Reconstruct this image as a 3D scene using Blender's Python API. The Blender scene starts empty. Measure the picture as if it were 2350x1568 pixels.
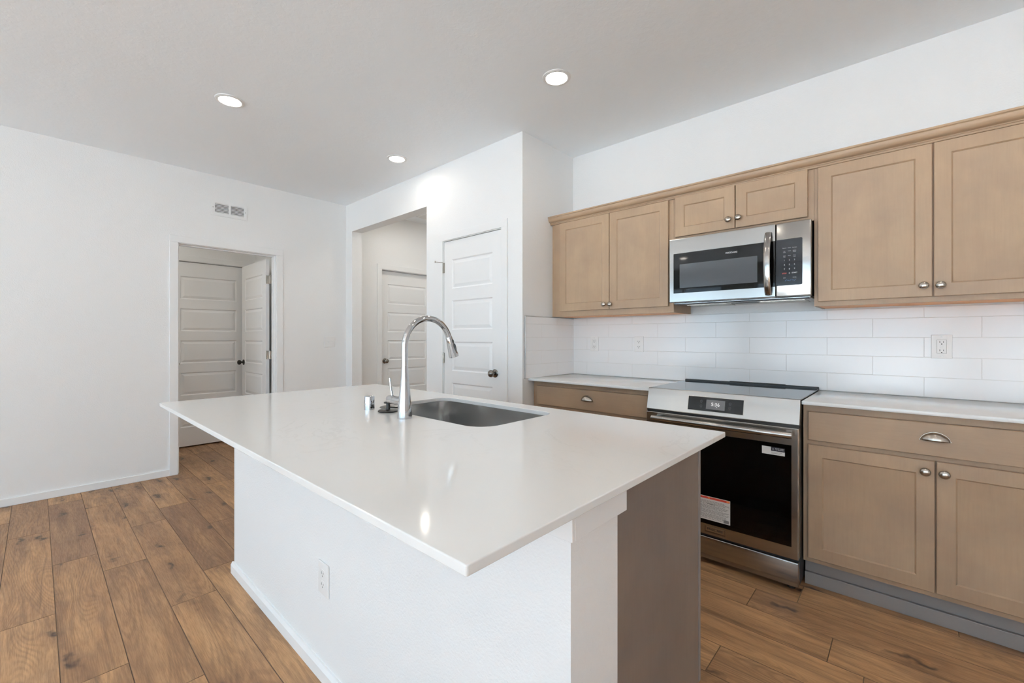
import bpy, bmesh, math, random
from mathutils import Vector, Matrix

random.seed(11)
S = bpy.context.scene
COL = S.collection
PI = math.pi

# ------------------------------------------------------------------ camera, sky, exposure
FPX, YAW, HORIZON, EYE = 997.0, 42.4, 774.7, 1.2192      # focal length and horizon in pixels of the 2350 x 1568 frame
cam_d = bpy.data.cameras.new('camera')
cam_d.sensor_fit = 'HORIZONTAL'
cam_d.sensor_width = 36.0
cam_d.lens = FPX / 2350 * 36.0
cam_d.shift_y = -(784.0 - HORIZON) / 2350
cam_d.clip_start = 0.02
cam = bpy.data.objects.new('camera', cam_d)
COL.objects.link(cam)
cam.location = (0, 0, EYE)
cam.rotation_euler = (math.radians(90), 0, math.radians(YAW))
S.camera = cam

W = bpy.data.worlds.new('sky')
S.world = W
W.use_nodes = True
bg = W.node_tree.nodes['Background']
bg.inputs[0].default_value = (0.56, 0.80, 1.0, 1)
bg.inputs[1].default_value = 4.5
LAMP = 58.0                                           # radiance of the ceiling lamps
LAMP_COL = (1.0, 0.92, 0.81)
sun_d = bpy.data.lights.new('sun', 'SUN'); sun_d.energy = 260.0; sun_d.angle = 0.0095; sun_d.color = (0.95, 0.99, 1.0)
sun = bpy.data.objects.new('sun', sun_d); COL.objects.link(sun)
sun.rotation_euler = (math.radians(-6), math.radians(28), 0)    # high along the back wall: lights the ground outside, not the room

S.view_settings.view_transform = 'Standard'
S.view_settings.look = 'None'
S.view_settings.gamma = 1.0
S.view_settings.use_curve_mapping = False
S.view_settings.exposure = 0.20
S.cycles.use_denoising = True
S.cycles.max_bounces = 14
S.cycles.diffuse_bounces = 8
S.cycles.glossy_bounces = 5
S.cycles.transmission_bounces = 6
S.cycles.transparent_max_bounces = 8
S.cycles.sample_clamp_indirect = 6.0
S.cycles.caustics_reflective = False
S.cycles.caustics_refractive = False

CEIL = 2.743

def portal(name, loc, sx, sz, rot):
    l = bpy.data.lights.new(name, 'AREA')
    l.shape = 'RECTANGLE'; l.size = sx; l.size_y = sz
    l.cycles.is_portal = True
    o = bpy.data.objects.new(name, l); COL.objects.link(o)
    o.location = loc; o.rotation_euler = rot
    return o

# openings behind the camera, sized for more daylight, and one added on the right: (a0, a1, z0, z1)
BACK_Y, RIGHT_X = -4.4, 2.9
WIN_BACK = [(-4.60, -2.90, 0.45, 2.35), (-2.3, 0.5, 0.03, 2.35), (1.0, 2.6, 0.45, 2.35)]
WIN_RIGHT_ADDED = (-3.5, -2.1, 0.45, 2.35)  # no window known here; added to brighten the side wall and right ceiling
portal('window_daylight', (RIGHT_X + 0.02, (WIN_RIGHT_ADDED[0] + WIN_RIGHT_ADDED[1]) / 2, (WIN_RIGHT_ADDED[2] + WIN_RIGHT_ADDED[3]) / 2), WIN_RIGHT_ADDED[1] - WIN_RIGHT_ADDED[0], WIN_RIGHT_ADDED[3] - WIN_RIGHT_ADDED[2], (math.radians(90), 0, math.radians(90)))
for (a, b, c, d) in WIN_BACK:
    portal('window_daylight', ((a + b) / 2, BACK_Y - 0.02, (c + d) / 2), b - a, d - c, (math.radians(90), 0, 0))

# ------------------------------------------------------------------ materials
def lin(r, g, b):
    f = lambda c: (c / 255 / 12.92) if c / 255 <= 0.04045 else ((c / 255 + 0.055) / 1.055) ** 2.4
    return (f(r), f(g), f(b), 1)

class NT:
    def __init__(self, name):
        self.m = bpy.data.materials.new(name); self.m.use_nodes = True
        self.t = self.m.node_tree; self.b = self.t.nodes['Principled BSDF']
    def n(self, typ, **kw):
        x = self.t.nodes.new(typ)
        for k, v in kw.items():
            if k.startswith('_'): setattr(x, k[1:], v)
            else:
                x.inputs[int(k[1:]) if k[0] == 'i' and k[1:].isdigit() else k].default_value = v
        return x
    def l(self, a, b): self.t.links.new(a, b)
    def P(self, **kw):
        for k, v in kw.items(): self.b.inputs[k.replace('_', ' ')].default_value = v
        return self
    def coords(self, sx=1, sy=1, sz=1):
        tc = self.n('ShaderNodeTexCoord'); mp = self.n('ShaderNodeMapping')
        mp.inputs['Scale'].default_value = (sx, sy, sz)
        self.l(tc.outputs['Object'], mp.inputs['Vector'])
        return mp.outputs[0]
    def noise(self, vec, scale, detail=3, rough=0.5, dist=0.0):
        x = self.n('ShaderNodeTexNoise'); x.inputs['Scale'].default_value = scale
        x.inputs['Detail'].default_value = detail; x.inputs['Roughness'].default_value = rough
        x.inputs['Distortion'].default_value = dist
        self.l(vec, x.inputs['Vector']); return x.outputs['Fac']
    def ramp(self, fac, stops):
        r = self.n('ShaderNodeValToRGB'); e = r.color_ramp.elements
        while len(e) < len(stops): e.new(0.5)
        for el, (p, c) in zip(e, stops): el.position = p; el.color = c
        self.l(fac, r.inputs[0]); return r.outputs[0]
    def mix(self, fac, a, b, mode='MIX'):
        x = self.n('ShaderNodeMix'); x.data_type = 'RGBA'; x.blend_type = mode
        for s, v in ((x.inputs[0], fac), (x.inputs[6], a), (x.inputs[7], b)):
            if hasattr(v, 'is_linked'): self.l(v, s)
            else: s.default_value = v
        return x.outputs[2]
    def math(self, op, a, b=0.0):
        x = self.n('ShaderNodeMath'); x.operation = op
        for s, v in ((x.inputs[0], a), (x.inputs[1], b)):
            if hasattr(v, 'is_linked'): self.l(v, s)
            else: s.default_value = v
        return x.outputs[0]
    def bump(self, h, strength, dist):
        x = self.n('ShaderNodeBump'); x.inputs['Strength'].default_value = strength
        x.inputs['Distance'].default_value = dist
        self.l(h, x.inputs['Height']); self.l(x.outputs[0], self.b.inputs['Normal'])
    def col(self, s): self.l(s, self.b.inputs['Base Color'])

def plain(name, rgb, rough=0.5, metal=0.0, **kw):
    t = NT(name); t.P(Base_Color=rgb, Roughness=rough, Metallic=metal, **kw); return t.m

def paint(name, rgb, rough, scale, strength, dist):
    t = NT(name); t.P(Base_Color=rgb, Roughness=rough)
    v = t.coords()
    h = t.noise(v, scale, 2.5, 0.55)
    t.bump(h, strength, dist)
    return t.m

M = {}
M['wall'] = paint('wall_paint', lin(236, 237, 237), 0.55, 150, 0.5, 0.0026)
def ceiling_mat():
    t = NT('ceiling_texture'); t.P(Base_Color=lin(245, 250, 254), Roughness=0.6)  # whiter and cooler than the walls, makes up for weak warm bounce light
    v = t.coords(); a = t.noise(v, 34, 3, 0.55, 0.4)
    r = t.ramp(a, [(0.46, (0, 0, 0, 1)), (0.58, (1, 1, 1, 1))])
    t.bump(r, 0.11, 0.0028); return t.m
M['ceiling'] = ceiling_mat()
M['trim'] = plain('trim_enamel', lin(236, 237, 237), 0.45)
M['door_paint'] = paint('door_enamel', lin(237, 238, 238), 0.34, 240, 0.05, 0.001)
M['plastic'] = plain('white_plastic', lin(235, 235, 234), 0.35)
M['slot'] = plain('dark_slot', lin(30, 29, 28), 0.6)
M['slot_soft'] = plain('grey_slot', lin(120, 120, 118), 0.6)

def quartz():
    t = NT('white_quartz'); t.P(Roughness=0.10); t.b.inputs['Specular IOR Level'].default_value = 0.5
    v = t.coords()
    a = t.noise(v, 2.2, 6, 0.6, 1.6)
    veins = t.ramp(a, [(0.485, (0, 0, 0, 1)), (0.5, (1, 1, 1, 1)), (0.515, (0, 0, 0, 1))])
    b = t.noise(v, 1.3, 3, 0.5)
    gate = t.ramp(b, [(0.5, (0, 0, 0, 1)), (0.68, (1, 1, 1, 1))])
    k = t.math('MULTIPLY', veins, gate); k = t.math('MULTIPLY', k, 0.35)
    t.col(t.mix(k, lin(228, 229, 228), lin(203, 203, 202)))
    return t.m
M['quartz'] = quartz()

def cabinet_wood(name, base, dark, grain_axis):
    t = NT(name); t.P(Roughness=0.42); t.b.inputs['Specular IOR Level'].default_value = 0.4
    sc = {'z': (1, 1, 0.06), 'x': (0.06, 1, 1)}[grain_axis]
    v0 = t.coords()
    v = t.coords(*sc)
    blot = t.noise(v0, 4.5, 4, 0.55, 0.3)
    fine = t.noise(v, 130, 4, 0.6)
    wide = t.noise(v, 16, 3, 0.5, 0.5)
    c = t.mix(t.ramp(blot, [(0.35, (0, 0, 0, 1)), (0.68, (1, 1, 1, 1))]), base, dark)
    f = t.math('MULTIPLY', t.ramp(fine, [(0.42, (0, 0, 0, 1)), (0.72, (1, 1, 1, 1))]), 0.16)
    c = t.mix(f, c, (dark[0] * 0.72, dark[1] * 0.70, dark[2] * 0.70, 1))
    g = t.math('MULTIPLY', t.ramp(wide, [(0.45, (0, 0, 0, 1)), (0.75, (1, 1, 1, 1))]), 0.22)
    c = t.mix(g, c, (dark[0] * 0.86, dark[1] * 0.84, dark[2] * 0.84, 1))
    t.col(c); t.bump(fine, 0.04, 0.0006)
    return t.m
CB, CD = lin(164, 140, 114), lin(151, 128, 106)
M['maple'] = cabinet_wood('stained_maple', CB, CD, 'z')
M['maple_h'] = cabinet_wood('stained_maple_horizontal', CB, CD, 'x')
M['raw'] = cabinet_wood('raw_maple_underside', lin(214, 150, 84), lin(200, 134, 70), 'x')
M['toe'] = plain('painted_toe_board', lin(132, 128, 127), 0.45)
M['panel'] = cabinet_wood('shaded_end_veneer', lin(128, 116, 108), lin(117, 107, 102), 'z')  # darker than the cabinet wood, shade of this end put into the colour

def steel(name, rgb, rough, aniso=0.75):
    t = NT(name); t.P(Base_Color=rgb, Metallic=1.0, Roughness=rough)
    t.b.inputs['Anisotropic'].default_value = aniso
    tg = t.n('ShaderNodeTangent'); tg.direction_type = 'RADIAL'; tg.axis = 'Z'
    t.l(tg.outputs[0], t.b.inputs['Tangent'])
    v = t.coords(3, 3, 900)
    a = t.noise(v, 3, 2, 0.5)
    r = t.n('ShaderNodeMapRange'); r.inputs[3].default_value = rough * 0.92; r.inputs[4].default_value = rough * 1.08
    t.l(a, r.inputs[0]); t.l(r.outputs[0], t.b.inputs['Roughness'])
    return t.m
M['steel'] = steel('brushed_stainless', lin(165, 163, 160), 0.19, 0.6)
M['steel_sink'] = steel('sink_stainless', lin(205, 207, 208), 0.24, 0.3)
M['chrome'] = plain('polished_chrome', lin(198, 199, 201), 0.035, 1.0)
M['nickel'] = plain('satin_nickel', lin(178, 172, 164), 0.24, 1.0)
M['pewter'] = plain('dark_nickel', lin(132, 127, 121), 0.25, 1.0)
M['bronze'] = plain('dark_bronze', lin(78, 74, 70), 0.35, 1.0)
M['black'] = plain('black_plastic', lin(24, 24, 25), 0.4)
M['rubber'] = plain('black_rubber', lin(30, 29, 28), 0.35)
M['glass_black'] = plain('black_glass', lin(5, 5, 5), 0.04, **{'Specular_IOR_Level': 0.22})
M['glass_panel'] = plain('dark_control_glass', lin(24, 26, 30), 0.12, **{'Specular_IOR_Level': 0.3})
M['mesh_window'] = plain('oven_window_mesh', lin(64, 68, 72), 0.10)
M['cooktop'] = plain('ceramic_glass', lin(30, 30, 31), 0.07, IOR=2.1)
M['paper'] = plain('paper_label', lin(205, 205, 203), 0.5)
M['red'] = plain('red_print', lin(170, 52, 38), 0.5)
M['orange'] = plain('orange_print', lin(214, 120, 60), 0.5)
M['ink'] = plain('grey_ink', lin(120, 120, 120), 0.5)
M['ink_dark'] = plain('dark_ink', lin(70, 70, 70), 0.5)
M['white_print'] = plain('white_print', lin(205, 205, 205), 0.5)
M['navy'] = plain('navy_print', lin(28, 28, 40), 0.3)
M['blue_mark'] = plain('blue_mark', lin(50, 90, 130), 0.4)
M['grey_mark'] = plain('grey_mark', lin(110, 112, 116), 0.4)
M['tile'] = plain('white_tile', lin(238, 239, 240), 0.16)
M['grout'] = plain('grout', lin(222, 221, 219), 0.8)
M['metal_edge'] = plain('satin_edge_trim', lin(205, 205, 204), 0.35, 0.6)
M['exterior'] = plain('outside_ground', lin(188, 190, 192), 0.9)

def emit(name, rgb, s, base=0.8):
    t = NT(name); t.P(Base_Color=(base, base, base, 1), Roughness=0.5)
    t.b.inputs['Emission Color'].default_value = (*rgb, 1); t.b.inputs['Emission Strength'].default_value = s
    return t.m
M['lens'] = emit('lit_lamp_lens', LAMP_COL, LAMP)
M['lens_bright'] = emit('lit_hall_lamp_lens', LAMP_COL, LAMP * 1.9)
M['lens_back'] = emit('added_back_room_lamp_lens', LAMP_COL, LAMP * 3.4)  # extra strong lens for the added back room lamp
M['screen'] = emit('lit_grey_screen', (0.75, 0.76, 0.78), 0.12, 0.02)
M['digits'] = emit('lit_white_digits', (1, 1, 1), 0.7, 0.1)

def window_glass():
    t = NT('window_glass'); nt = t.t
    out = nt.nodes['Material Output']
    tr = t.n('ShaderNodeBsdfTransparent'); gl = t.n('ShaderNodeBsdfGlossy'); gl.inputs['Roughness'].default_value = 0.02
    mx = t.n('ShaderNodeMixShader'); mx.inputs[0].default_value = 0.06
    t.l(tr.outputs[0], mx.inputs[1]); t.l(gl.outputs[0], mx.inputs[2]); t.l(mx.outputs[0], out.inputs[0])
    return t.m
M['pane'] = window_glass()

def floor_wood():
    t = NT('oak_plank'); t.P(Roughness=0.42); t.b.inputs['Specular IOR Level'].default_value = 0.4
    at = t.n('ShaderNodeAttribute'); at.attribute_name = 'plank'
    sep = t.n('ShaderNodeSeparateColor'); t.l(at.outputs['Color'], sep.inputs[0])
    r, g, b = sep.outputs
    tc = t.n('ShaderNodeTexCoord')
    off = t.n('ShaderNodeCombineXYZ')
    t.l(t.math('MULTIPLY', r, 37.0), off.inputs[0]); t.l(t.math('MULTIPLY', g, 53.0), off.inputs[1]); t.l(t.math('MULTIPLY', b, 19.0), off.inputs[2])
    ad = t.n('ShaderNodeVectorMath'); ad.operation = 'ADD'
    t.l(tc.outputs['Object'], ad.inputs[0]); t.l(off.outputs[0], ad.inputs[1])
    def mp(sx, sy):
        m = t.n('ShaderNodeMapping'); m.inputs['Scale'].default_value = (sx, sy, 1); t.l(ad.outputs[0], m.inputs['Vector']); return m.outputs[0]
    # cathedral grain: contour lines of a smooth stretched field
    fld = t.noise(mp(0.62, 4.4), 1.0, 1.0, 0.4, 0.25)
    rings = t.math('SINE', t.math('MULTIPLY', fld, 360.0))
    rings = t.ramp(t.math('ADD', t.math('MULTIPLY', rings, 0.5), 0.5), [(0.30, (0, 0, 0, 1)), (0.90, (1, 1, 1, 1))])
    ring_gate = t.ramp(t.noise(mp(0.9, 5.0), 1.2, 2, 0.5), [(0.44, (0, 0, 0, 1)), (0.56, (1, 1, 1, 1))])
    streak = t.ramp(t.noise(mp(1.3, 15), 1.8, 6, 0.62, 0.9), [(0.44, (0, 0, 0, 1)), (0.70, (1, 1, 1, 1))])
    pale = t.ramp(t.noise(mp(0.9, 9), 1.5, 4, 0.55, 0.6), [(0.48, (0, 0, 0, 1)), (0.70, (1, 1, 1, 1))])
    fibre = t.ramp(t.noise(mp(10, 210), 1.5, 4, 0.65), [(0.40, (0, 0, 0, 1)), (0.66, (1, 1, 1, 1))])
    cloud = t.ramp(t.noise(mp(1.9, 5.5), 1.3, 4, 0.55, 0.9), [(0.42, (0, 0, 0, 1)), (0.68, (1, 1, 1, 1))])
    base = t.ramp(r, [(0.0, lin(192, 150, 106)), (0.35, lin(181, 139, 97)), (0.7, lin(168, 129, 92)), (1.0, lin(138, 104, 78))])
    c = t.mix(t.math('MULTIPLY', pale, 0.5), base, lin(194, 155, 114))
    c = t.mix(t.math('MULTIPLY', cloud, 0.52), c, lin(124, 93, 69))
    c = t.mix(t.math('MULTIPLY', streak, 0.68), c, lin(90, 65, 47))
    c = t.mix(t.math('MULTIPLY', t.math('MULTIPLY', rings, ring_gate), 0.26), c, lin(96, 70, 50))
    c = t.mix(t.math('MULTIPLY', fibre, 0.34), c, lin(104, 78, 58))
    # knots
    vo = t.n('ShaderNodeTexVoronoi'); vo.feature = 'F1'; vo.voronoi_dimensions = '2D'; vo.inputs['Scale'].default_value = 1.0
    kv = t.n('ShaderNodeVectorMath'); kv.operation = 'ADD'
    wob = t.n('ShaderNodeTexNoise'); wob.inputs['Scale'].default_value = 14.0; t.l(ad.outputs[0], wob.inputs['Vector'])
    ws = t.n('ShaderNodeVectorMath'); ws.operation = 'SCALE'; ws.inputs[3].default_value = 0.6
    t.l(wob.outputs['Color'], ws.inputs[0])
    t.l(mp(2.2, 7.0), kv.inputs[0]); t.l(ws.outputs[0], kv.inputs[1]); t.l(kv.outputs[0], vo.inputs['Vector'])
    knot = t.ramp(vo.outputs['Distance'], [(0.03, (1, 1, 1, 1)), (0.13, (0, 0, 0, 1))])
    vs = t.n('ShaderNodeSeparateColor'); t.l(vo.outputs['Color'], vs.inputs[0])
    gate = t.ramp(vs.outputs[0], [(0.42, (0, 0, 0, 1)), (0.52, (1, 1, 1, 1))])
    halo = t.ramp(vo.outputs['Distance'], [(0.10, (1, 1, 1, 1)), (0.42, (0, 0, 0, 1))])
    c = t.mix(t.math('MULTIPLY', t.math('MULTIPLY', halo, gate), 0.48), c, lin(104, 76, 56))
    c = t.mix(t.math('MULTIPLY', t.math('MULTIPLY', knot, gate), 0.92), c, lin(56, 41, 33))
    t.col(c)
    rg = t.n('ShaderNodeMapRange'); rg.inputs[3].default_value = 0.38; rg.inputs[4].default_value = 0.55
    t.l(fibre, rg.inputs[0]); t.l(rg.outputs[0], t.b.inputs['Roughness'])
    t.bump(fibre, 0.08, 0.0008)
    return t.m
M['floor'] = floor_wood()
M['seam'] = plain('plank_seam', lin(104, 80, 60), 0.6)

# ------------------------------------------------------------------ mesh helpers
def V3(*a): return Vector(a)

class MB:
    """Collects shapes given in world coordinates and links them as one mesh object."""
    def __init__(self): self.bm = bmesh.new()
    def box(self, x0, x1, y0, y1, z0, z1, bev=0.0, seg=2):
        r = bmesh.ops.create_cube(self.bm, size=1.0)
        vs = r['verts']
        for v in vs:
            v.co = Vector((x0 + (v.co.x + .5) * (x1 - x0), y0 + (v.co.y + .5) * (y1 - y0), z0 + (v.co.z + .5) * (z1 - z0)))
        if bev > 0:
            es = list({e for v in vs for e in v.link_edges})
            bmesh.ops.bevel(self.bm, geom=es, offset=bev, offset_type='OFFSET', segments=seg, profile=0.5, affect='EDGES', clamp_overlap=True)
        return self
    def quad(self, pts):
        self.bm.faces.new([self.bm.verts.new(p) for p in pts]); return self
    def prism(self, poly, axis, a0, a1):
        """poly: 2D outline; axis 'x': poly=(y,z), 'y': poly=(x,z), 'z': poly=(x,y)"""
        def p3(p, a):
            return {'x': (a, p[0], p[1]), 'y': (p[0], a, p[1]), 'z': (p[0], p[1], a)}[axis]
        A = [self.bm.verts.new(p3(p, a0)) for p in poly]
        B = [self.bm.verts.new(p3(p, a1)) for p in poly]
        n = len(poly)
        self.bm.faces.new(A); self.bm.faces.new(list(reversed(B)))
        for i in range(n):
            self.bm.faces.new((A[i], A[(i + 1) % n], B[(i + 1) % n], B[i]))
        return self
    def lathe(self, o, d, prof, n=32, sx=1.0):
        """prof: (distance along d, radius); sx widens the section on one axis"""
        d = Vector(d).normalized(); o = Vector(o)
        a = d.orthogonal().normalized() if abs(d.z) > 0.9 else Vector((0, 0, 1)).cross(d).normalized()
        b = d.cross(a)
        rings = []
        for (t, r) in prof:
            if r <= 1e-6: rings.append([self.bm.verts.new(o + d * t)])
            else: rings.append([self.bm.verts.new(o + d * t + (a * math.cos(2 * PI * i / n) * sx + b * math.sin(2 * PI * i / n)) * r) for i in range(n)])
        for p, q in zip(rings, rings[1:]):
            for i in range(n):
                j = (i + 1) % n
                if len(p) == 1 and len(q) == 1: continue
                if len(p) == 1: self.bm.faces.new((p[0], q[j], q[i]))
                elif len(q) == 1: self.bm.faces.new((p[i], p[j], q[0]))
                else: self.bm.faces.new((p[i], p[j], q[j], q[i]))
        if len(rings[0]) > 1: self.bm.faces.new(list(reversed(rings[0])))
        if len(rings[-1]) > 1: self.bm.faces.new(rings[-1])
        return self
    def cyl(self, p0, p1, r, n=24, r1=None):
        p0 = Vector(p0); p1 = Vector(p1); L = (p1 - p0).length
        return self.lathe(p0, p1 - p0, [(0, r), (L, r if r1 is None else r1)], n)
    def tube(self, pts, rad, n=20, flat=None):
        pts = [Vector(p) for p in pts]; rings = []
        up = None
        for i, p in enumerate(pts):
            t = (pts[min(i + 1, len(pts) - 1)] - pts[max(i - 1, 0)]).normalized()
            if up is None:
                up = t.orthogonal().normalized() if flat is None else Vector(flat)
            a = (up - t * up.dot(t)).normalized(); up = a; b = t.cross(a)
            r = rad[i] if isinstance(rad, list) else rad
            ra, rb = r if isinstance(r, tuple) else (r, r)
            rings.append([self.bm.verts.new(p + a * math.cos(2 * PI * k / n) * ra + b * math.sin(2 * PI * k / n) * rb) for k in range(n)])
        for p, q in zip(rings, rings[1:]):
            for k in range(n): self.bm.faces.new((p[k], p[(k + 1) % n], q[(k + 1) % n], q[k]))
        self.bm.faces.new(list(reversed(rings[0]))); self.bm.faces.new(rings[-1])
        return self
    def loops(self, O, U, Vv, N, w, h, prof, back=None):
        """rectangle rings: prof = [(inset, outward)], filled at the last ring"""
        O, U, Vv, N = map(Vector, (O, U, Vv, N)); rings = []
        for (i, d) in prof:
            rings.append([self.bm.verts.new(O + U * x + Vv * y + N * d) for x, y in ((i, i), (w - i, i), (w - i, h - i), (i, h - i))])
        for p, q in zip(rings, rings[1:]):
            for k in range(4): self.bm.faces.new((p[k], p[(k + 1) % 4], q[(k + 1) % 4], q[k]))
        self.bm.faces.new(rings[-1])
        if back: self.bm.faces.new(list(reversed(rings[0])))
        return self
    def build(self, name, mat, parent=None, smooth=True, angle=16):
        bmesh.ops.recalc_face_normals(self.bm, faces=self.bm.faces[:])
        me = bpy.data.meshes.new(name)
        off = parent_origin(parent)
        for v in self.bm.verts: v.co = v.co - off
        self.bm.to_mesh(me); self.bm.free()
        me.materials.append(mat)
        if smooth:
            for p in me.polygons: p.use_smooth = True
            me.set_sharp_from_angle(angle=math.radians(angle))
        o = bpy.data.objects.new(name, me); COL.objects.link(o)
        if parent: o.parent = parent
        return o

def parent_origin(p):
    off = Vector((0, 0, 0))
    while p is not None:
        off += p.location; p = p.parent
    return off

def tag(o, label, cat, group=None):
    o['label'] = label; o['category'] = cat
    if group: o['group'] = group
    return o
def thing(name, label, cat, loc, group=None):
    o = bpy.data.objects.new(name, None); COL.objects.link(o)
    o.empty_display_size = 0.1; o.location = loc
    return tag(o, label, cat, group)
def struct(o, label=None):
    o['kind'] = 'structure'
    if label: o['label'] = label
    return o

def text(name, body, size, O, U, Vv, mat, parent, extrude=0.0002, align='CENTER', bold=0.0):
    cu = bpy.data.curves.new(name, 'FONT'); cu.body = body; cu.size = size
    cu.align_x = align; cu.align_y = 'CENTER'; cu.extrude = extrude; cu.offset = bold; cu.resolution_u = 3
    tmp = bpy.data.objects.new(name, cu); COL.objects.link(tmp)
    dg = bpy.context.evaluated_depsgraph_get()
    me = bpy.data.meshes.new_from_object(tmp.evaluated_get(dg))
    bpy.data.objects.remove(tmp); bpy.data.curves.remove(cu)
    U = Vector(U).normalized(); Vv = Vector(Vv).normalized(); N = U.cross(Vv)
    off = Vector(O) - parent_origin(parent)
    me.transform(Matrix(((U.x, Vv.x, N.x, off.x), (U.y, Vv.y, N.y, off.y), (U.z, Vv.z, N.z, off.z), (0, 0, 0, 1))))
    me.materials.clear(); me.materials.append(mat)
    me.name = name
    o = bpy.data.objects.new(name, me); COL.objects.link(o); o.parent = parent
    return o

# ------------------------------------------------------------------ room shell
XL, XP, YP, YK, XR = -4.81, -2.105, 2.42, 3.075, RIGHT_X     # left wall, pantry return, pantry front, kitchen wall
T = 0.12
DT = 2.08                                                     # rough opening height

# floor: individual planks in one mesh
def build_floor():
    bm = bmesh.new(); lay = bm.verts.layers.float_color.new('plank')
    PW, PL, Y0 = 0.1767, 1.2192, 0.058
    known = {-1: -2.78, 0: -3.375, 1: -3.10, 2: -2.466, 3: -2.722, 9: -0.549, 11: -0.227, 12: -0.546}
    c = 0.0017
    xa, xb = -6.2, XR
    for k in range(-27, 30):
        y0 = Y0 + k * PW; y1 = y0 + PW
        if y0 > 5.1 or y1 < BACK_Y - 0.1: continue
        ph = known.get(k, random.uniform(0, PL))
        i0 = math.floor((xa - ph) / PL)
        x = ph + i0 * PL
        while x < xb:
            a, b = max(x, xa), min(x + PL, xb)
            x += PL
            if b - a < 0.002: continue
            col = (random.random(), random.random(), random.random(), 1)
            vs = [bm.verts.new(p) for p in ((a, y0, -c), (b, y0, -c), (b, y1, -c), (a, y1, -c),
                  (a + c, y0 + c, 0), (b - c, y0 + c, 0), (b - c, y1 - c, 0), (a + c, y1 - c, 0))]
            for v in vs: v[lay] = col
            bm.faces.new(vs[4:8])
            for i in range(4): bm.faces.new((vs[i], vs[(i + 1) % 4], vs[4 + (i + 1) % 4], vs[4 + i])).material_index = 1
    me = bpy.data.meshes.new('floor'); bm.to_mesh(me); bm.free(); me.materials.append(M['floor']); me.materials.append(M['seam'])
    o = bpy.data.objects.new('floor', me); COL.objects.link(o)
    struct(o, 'brown oak plank floor')
build_floor()

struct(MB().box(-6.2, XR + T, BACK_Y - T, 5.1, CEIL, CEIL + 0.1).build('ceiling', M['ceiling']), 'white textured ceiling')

# left wall with two door openings
D1 = (0.836, 1.682)     # opening into the back room
D3 = (2.862, 3.700)     # closed door in the hall
m = MB()
for a, b, z0 in ((BACK_Y - T, D1[0], 0), (D1[0], D1[1], DT), (D1[1], D3[0], 0), (D3[0], D3[1], DT), (D3[1], 5.1, 0)):
    m.box(XL - T, XL, a, b, z0, CEIL)
struct(m.build('wall_left', M['wall']), 'white wall on the left')

# pantry front wall with the hall opening and pantry door opening
PD = (-3.043, -2.296)
OPX = (-4.67, -3.272)
m = MB()
m.box(XL, OPX[0], YP, YP + T, 0, CEIL)
m.box(OPX[0], OPX[1], YP, YP + T, 2.424, CEIL)
m.box(OPX[1], PD[0], YP, YP + T, 0, CEIL)
m.box(PD[0], PD[1], YP, YP + T, DT, CEIL)
m.box(PD[1], XP, YP, YP + T, 0, CEIL)
struct(m.build('wall_pantry', M['wall']), 'white wall around the hall opening and pantry door')
struct(MB().box(XP - T, XP, YP + T, YK, 0, CEIL).build('wall_return', M['wall']), 'short white side wall beside the cabinets')
struct(MB().box(XP - T, XR + T, YK, YK + T, 0, CEIL).build('wall_front', M['wall']), 'white kitchen wall behind the cabinets')
struct(MB().box(OPX[1], OPX[1] + T, YP + T, 5.0, 0, CEIL).build('wall_hall_right', M['wall']), 'white hall side wall')
struct(MB().box(XL, OPX[1] + T, 5.0, 5.1, 0, CEIL).build('wall_hall_end', M['wall']), 'white hall end wall')
# back wall with windows, right wall
def holed_wall(name, y0, y1, x0, x1, holes, label):
    m = MB(); x = x0
    for (a, b, c, d) in holes:
        m.box(x, a, y0, y1, 0, CEIL)
        m.box(a, b, y0, y1, d, CEIL)
        if c > 0.05: m.box(a, b, y0, y1, 0, c)
        x = b
    m.box(x, x1, y0, y1, 0, CEIL)
    return struct(m.build(name, M['wall']), label)
holed_wall('wall_back', BACK_Y - T, BACK_Y, XL, XR + T, WIN_BACK, 'white wall with windows behind the viewer')
a, b, c, d = WIN_RIGHT_ADDED
struct(MB().box(XR, XR + T, BACK_Y, a, 0, CEIL).box(XR, XR + T, b, YK, 0, CEIL).box(XR, XR + T, a, b, 0, c).box(XR, XR + T, a, b, d, CEIL).build('wall_right', M['wall']), 'white wall on the right')
m = MB(); f = 0.05; x0, x1, mid = XR + 0.03, XR + 0.09, (a + b) / 2
m.box(x0, x1, a, a + f, c, d); m.box(x0, x1, b - f, b, c, d); m.box(x0, x1, a + f, b - f, c, c + f); m.box(x0, x1, a + f, b - f, d - f, d)
m.box(x0, x1, mid - 0.03, mid + 0.03, c + f, d - f)
w = struct(m.build('window_4', M['trim']), 'added white framed window in the right wall, lets in extra light')
MB().box(XR + 0.058, XR + 0.064, a + f, mid - 0.03, c + f, d - f).build('pane', M['pane'], w)
MB().box(XR + 0.058, XR + 0.064, mid + 0.03, b - f, c + f, d - f).build('pane', M['pane'], w)
for i, (a, b, c, d) in enumerate(WIN_BACK):
    m = MB(); f = 0.05; y0, y1 = BACK_Y - 0.09, BACK_Y - 0.03
    m.box(a, a + f, y0, y1, c, d); m.box(b - f, b, y0, y1, c, d)
    m.box(a + f, b - f, y0, y1, c, c + f); m.box(a + f, b - f, y0, y1, d - f, d)
    mid = (a + b) / 2
    m.box(mid - 0.03, mid + 0.03, y0, y1, c + f, d - f)
    w = struct(m.build('window_%d' % (i + 1), M['trim']), 'white framed window')
    MB().box(a + f, mid - 0.03, BACK_Y - 0.064, BACK_Y - 0.058, c + f, d - f).build('pane', M['pane'], w)
    MB().box(mid + 0.03, b - f, BACK_Y - 0.064, BACK_Y - 0.058, c + f, d - f).build('pane', M['pane'], w)
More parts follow.
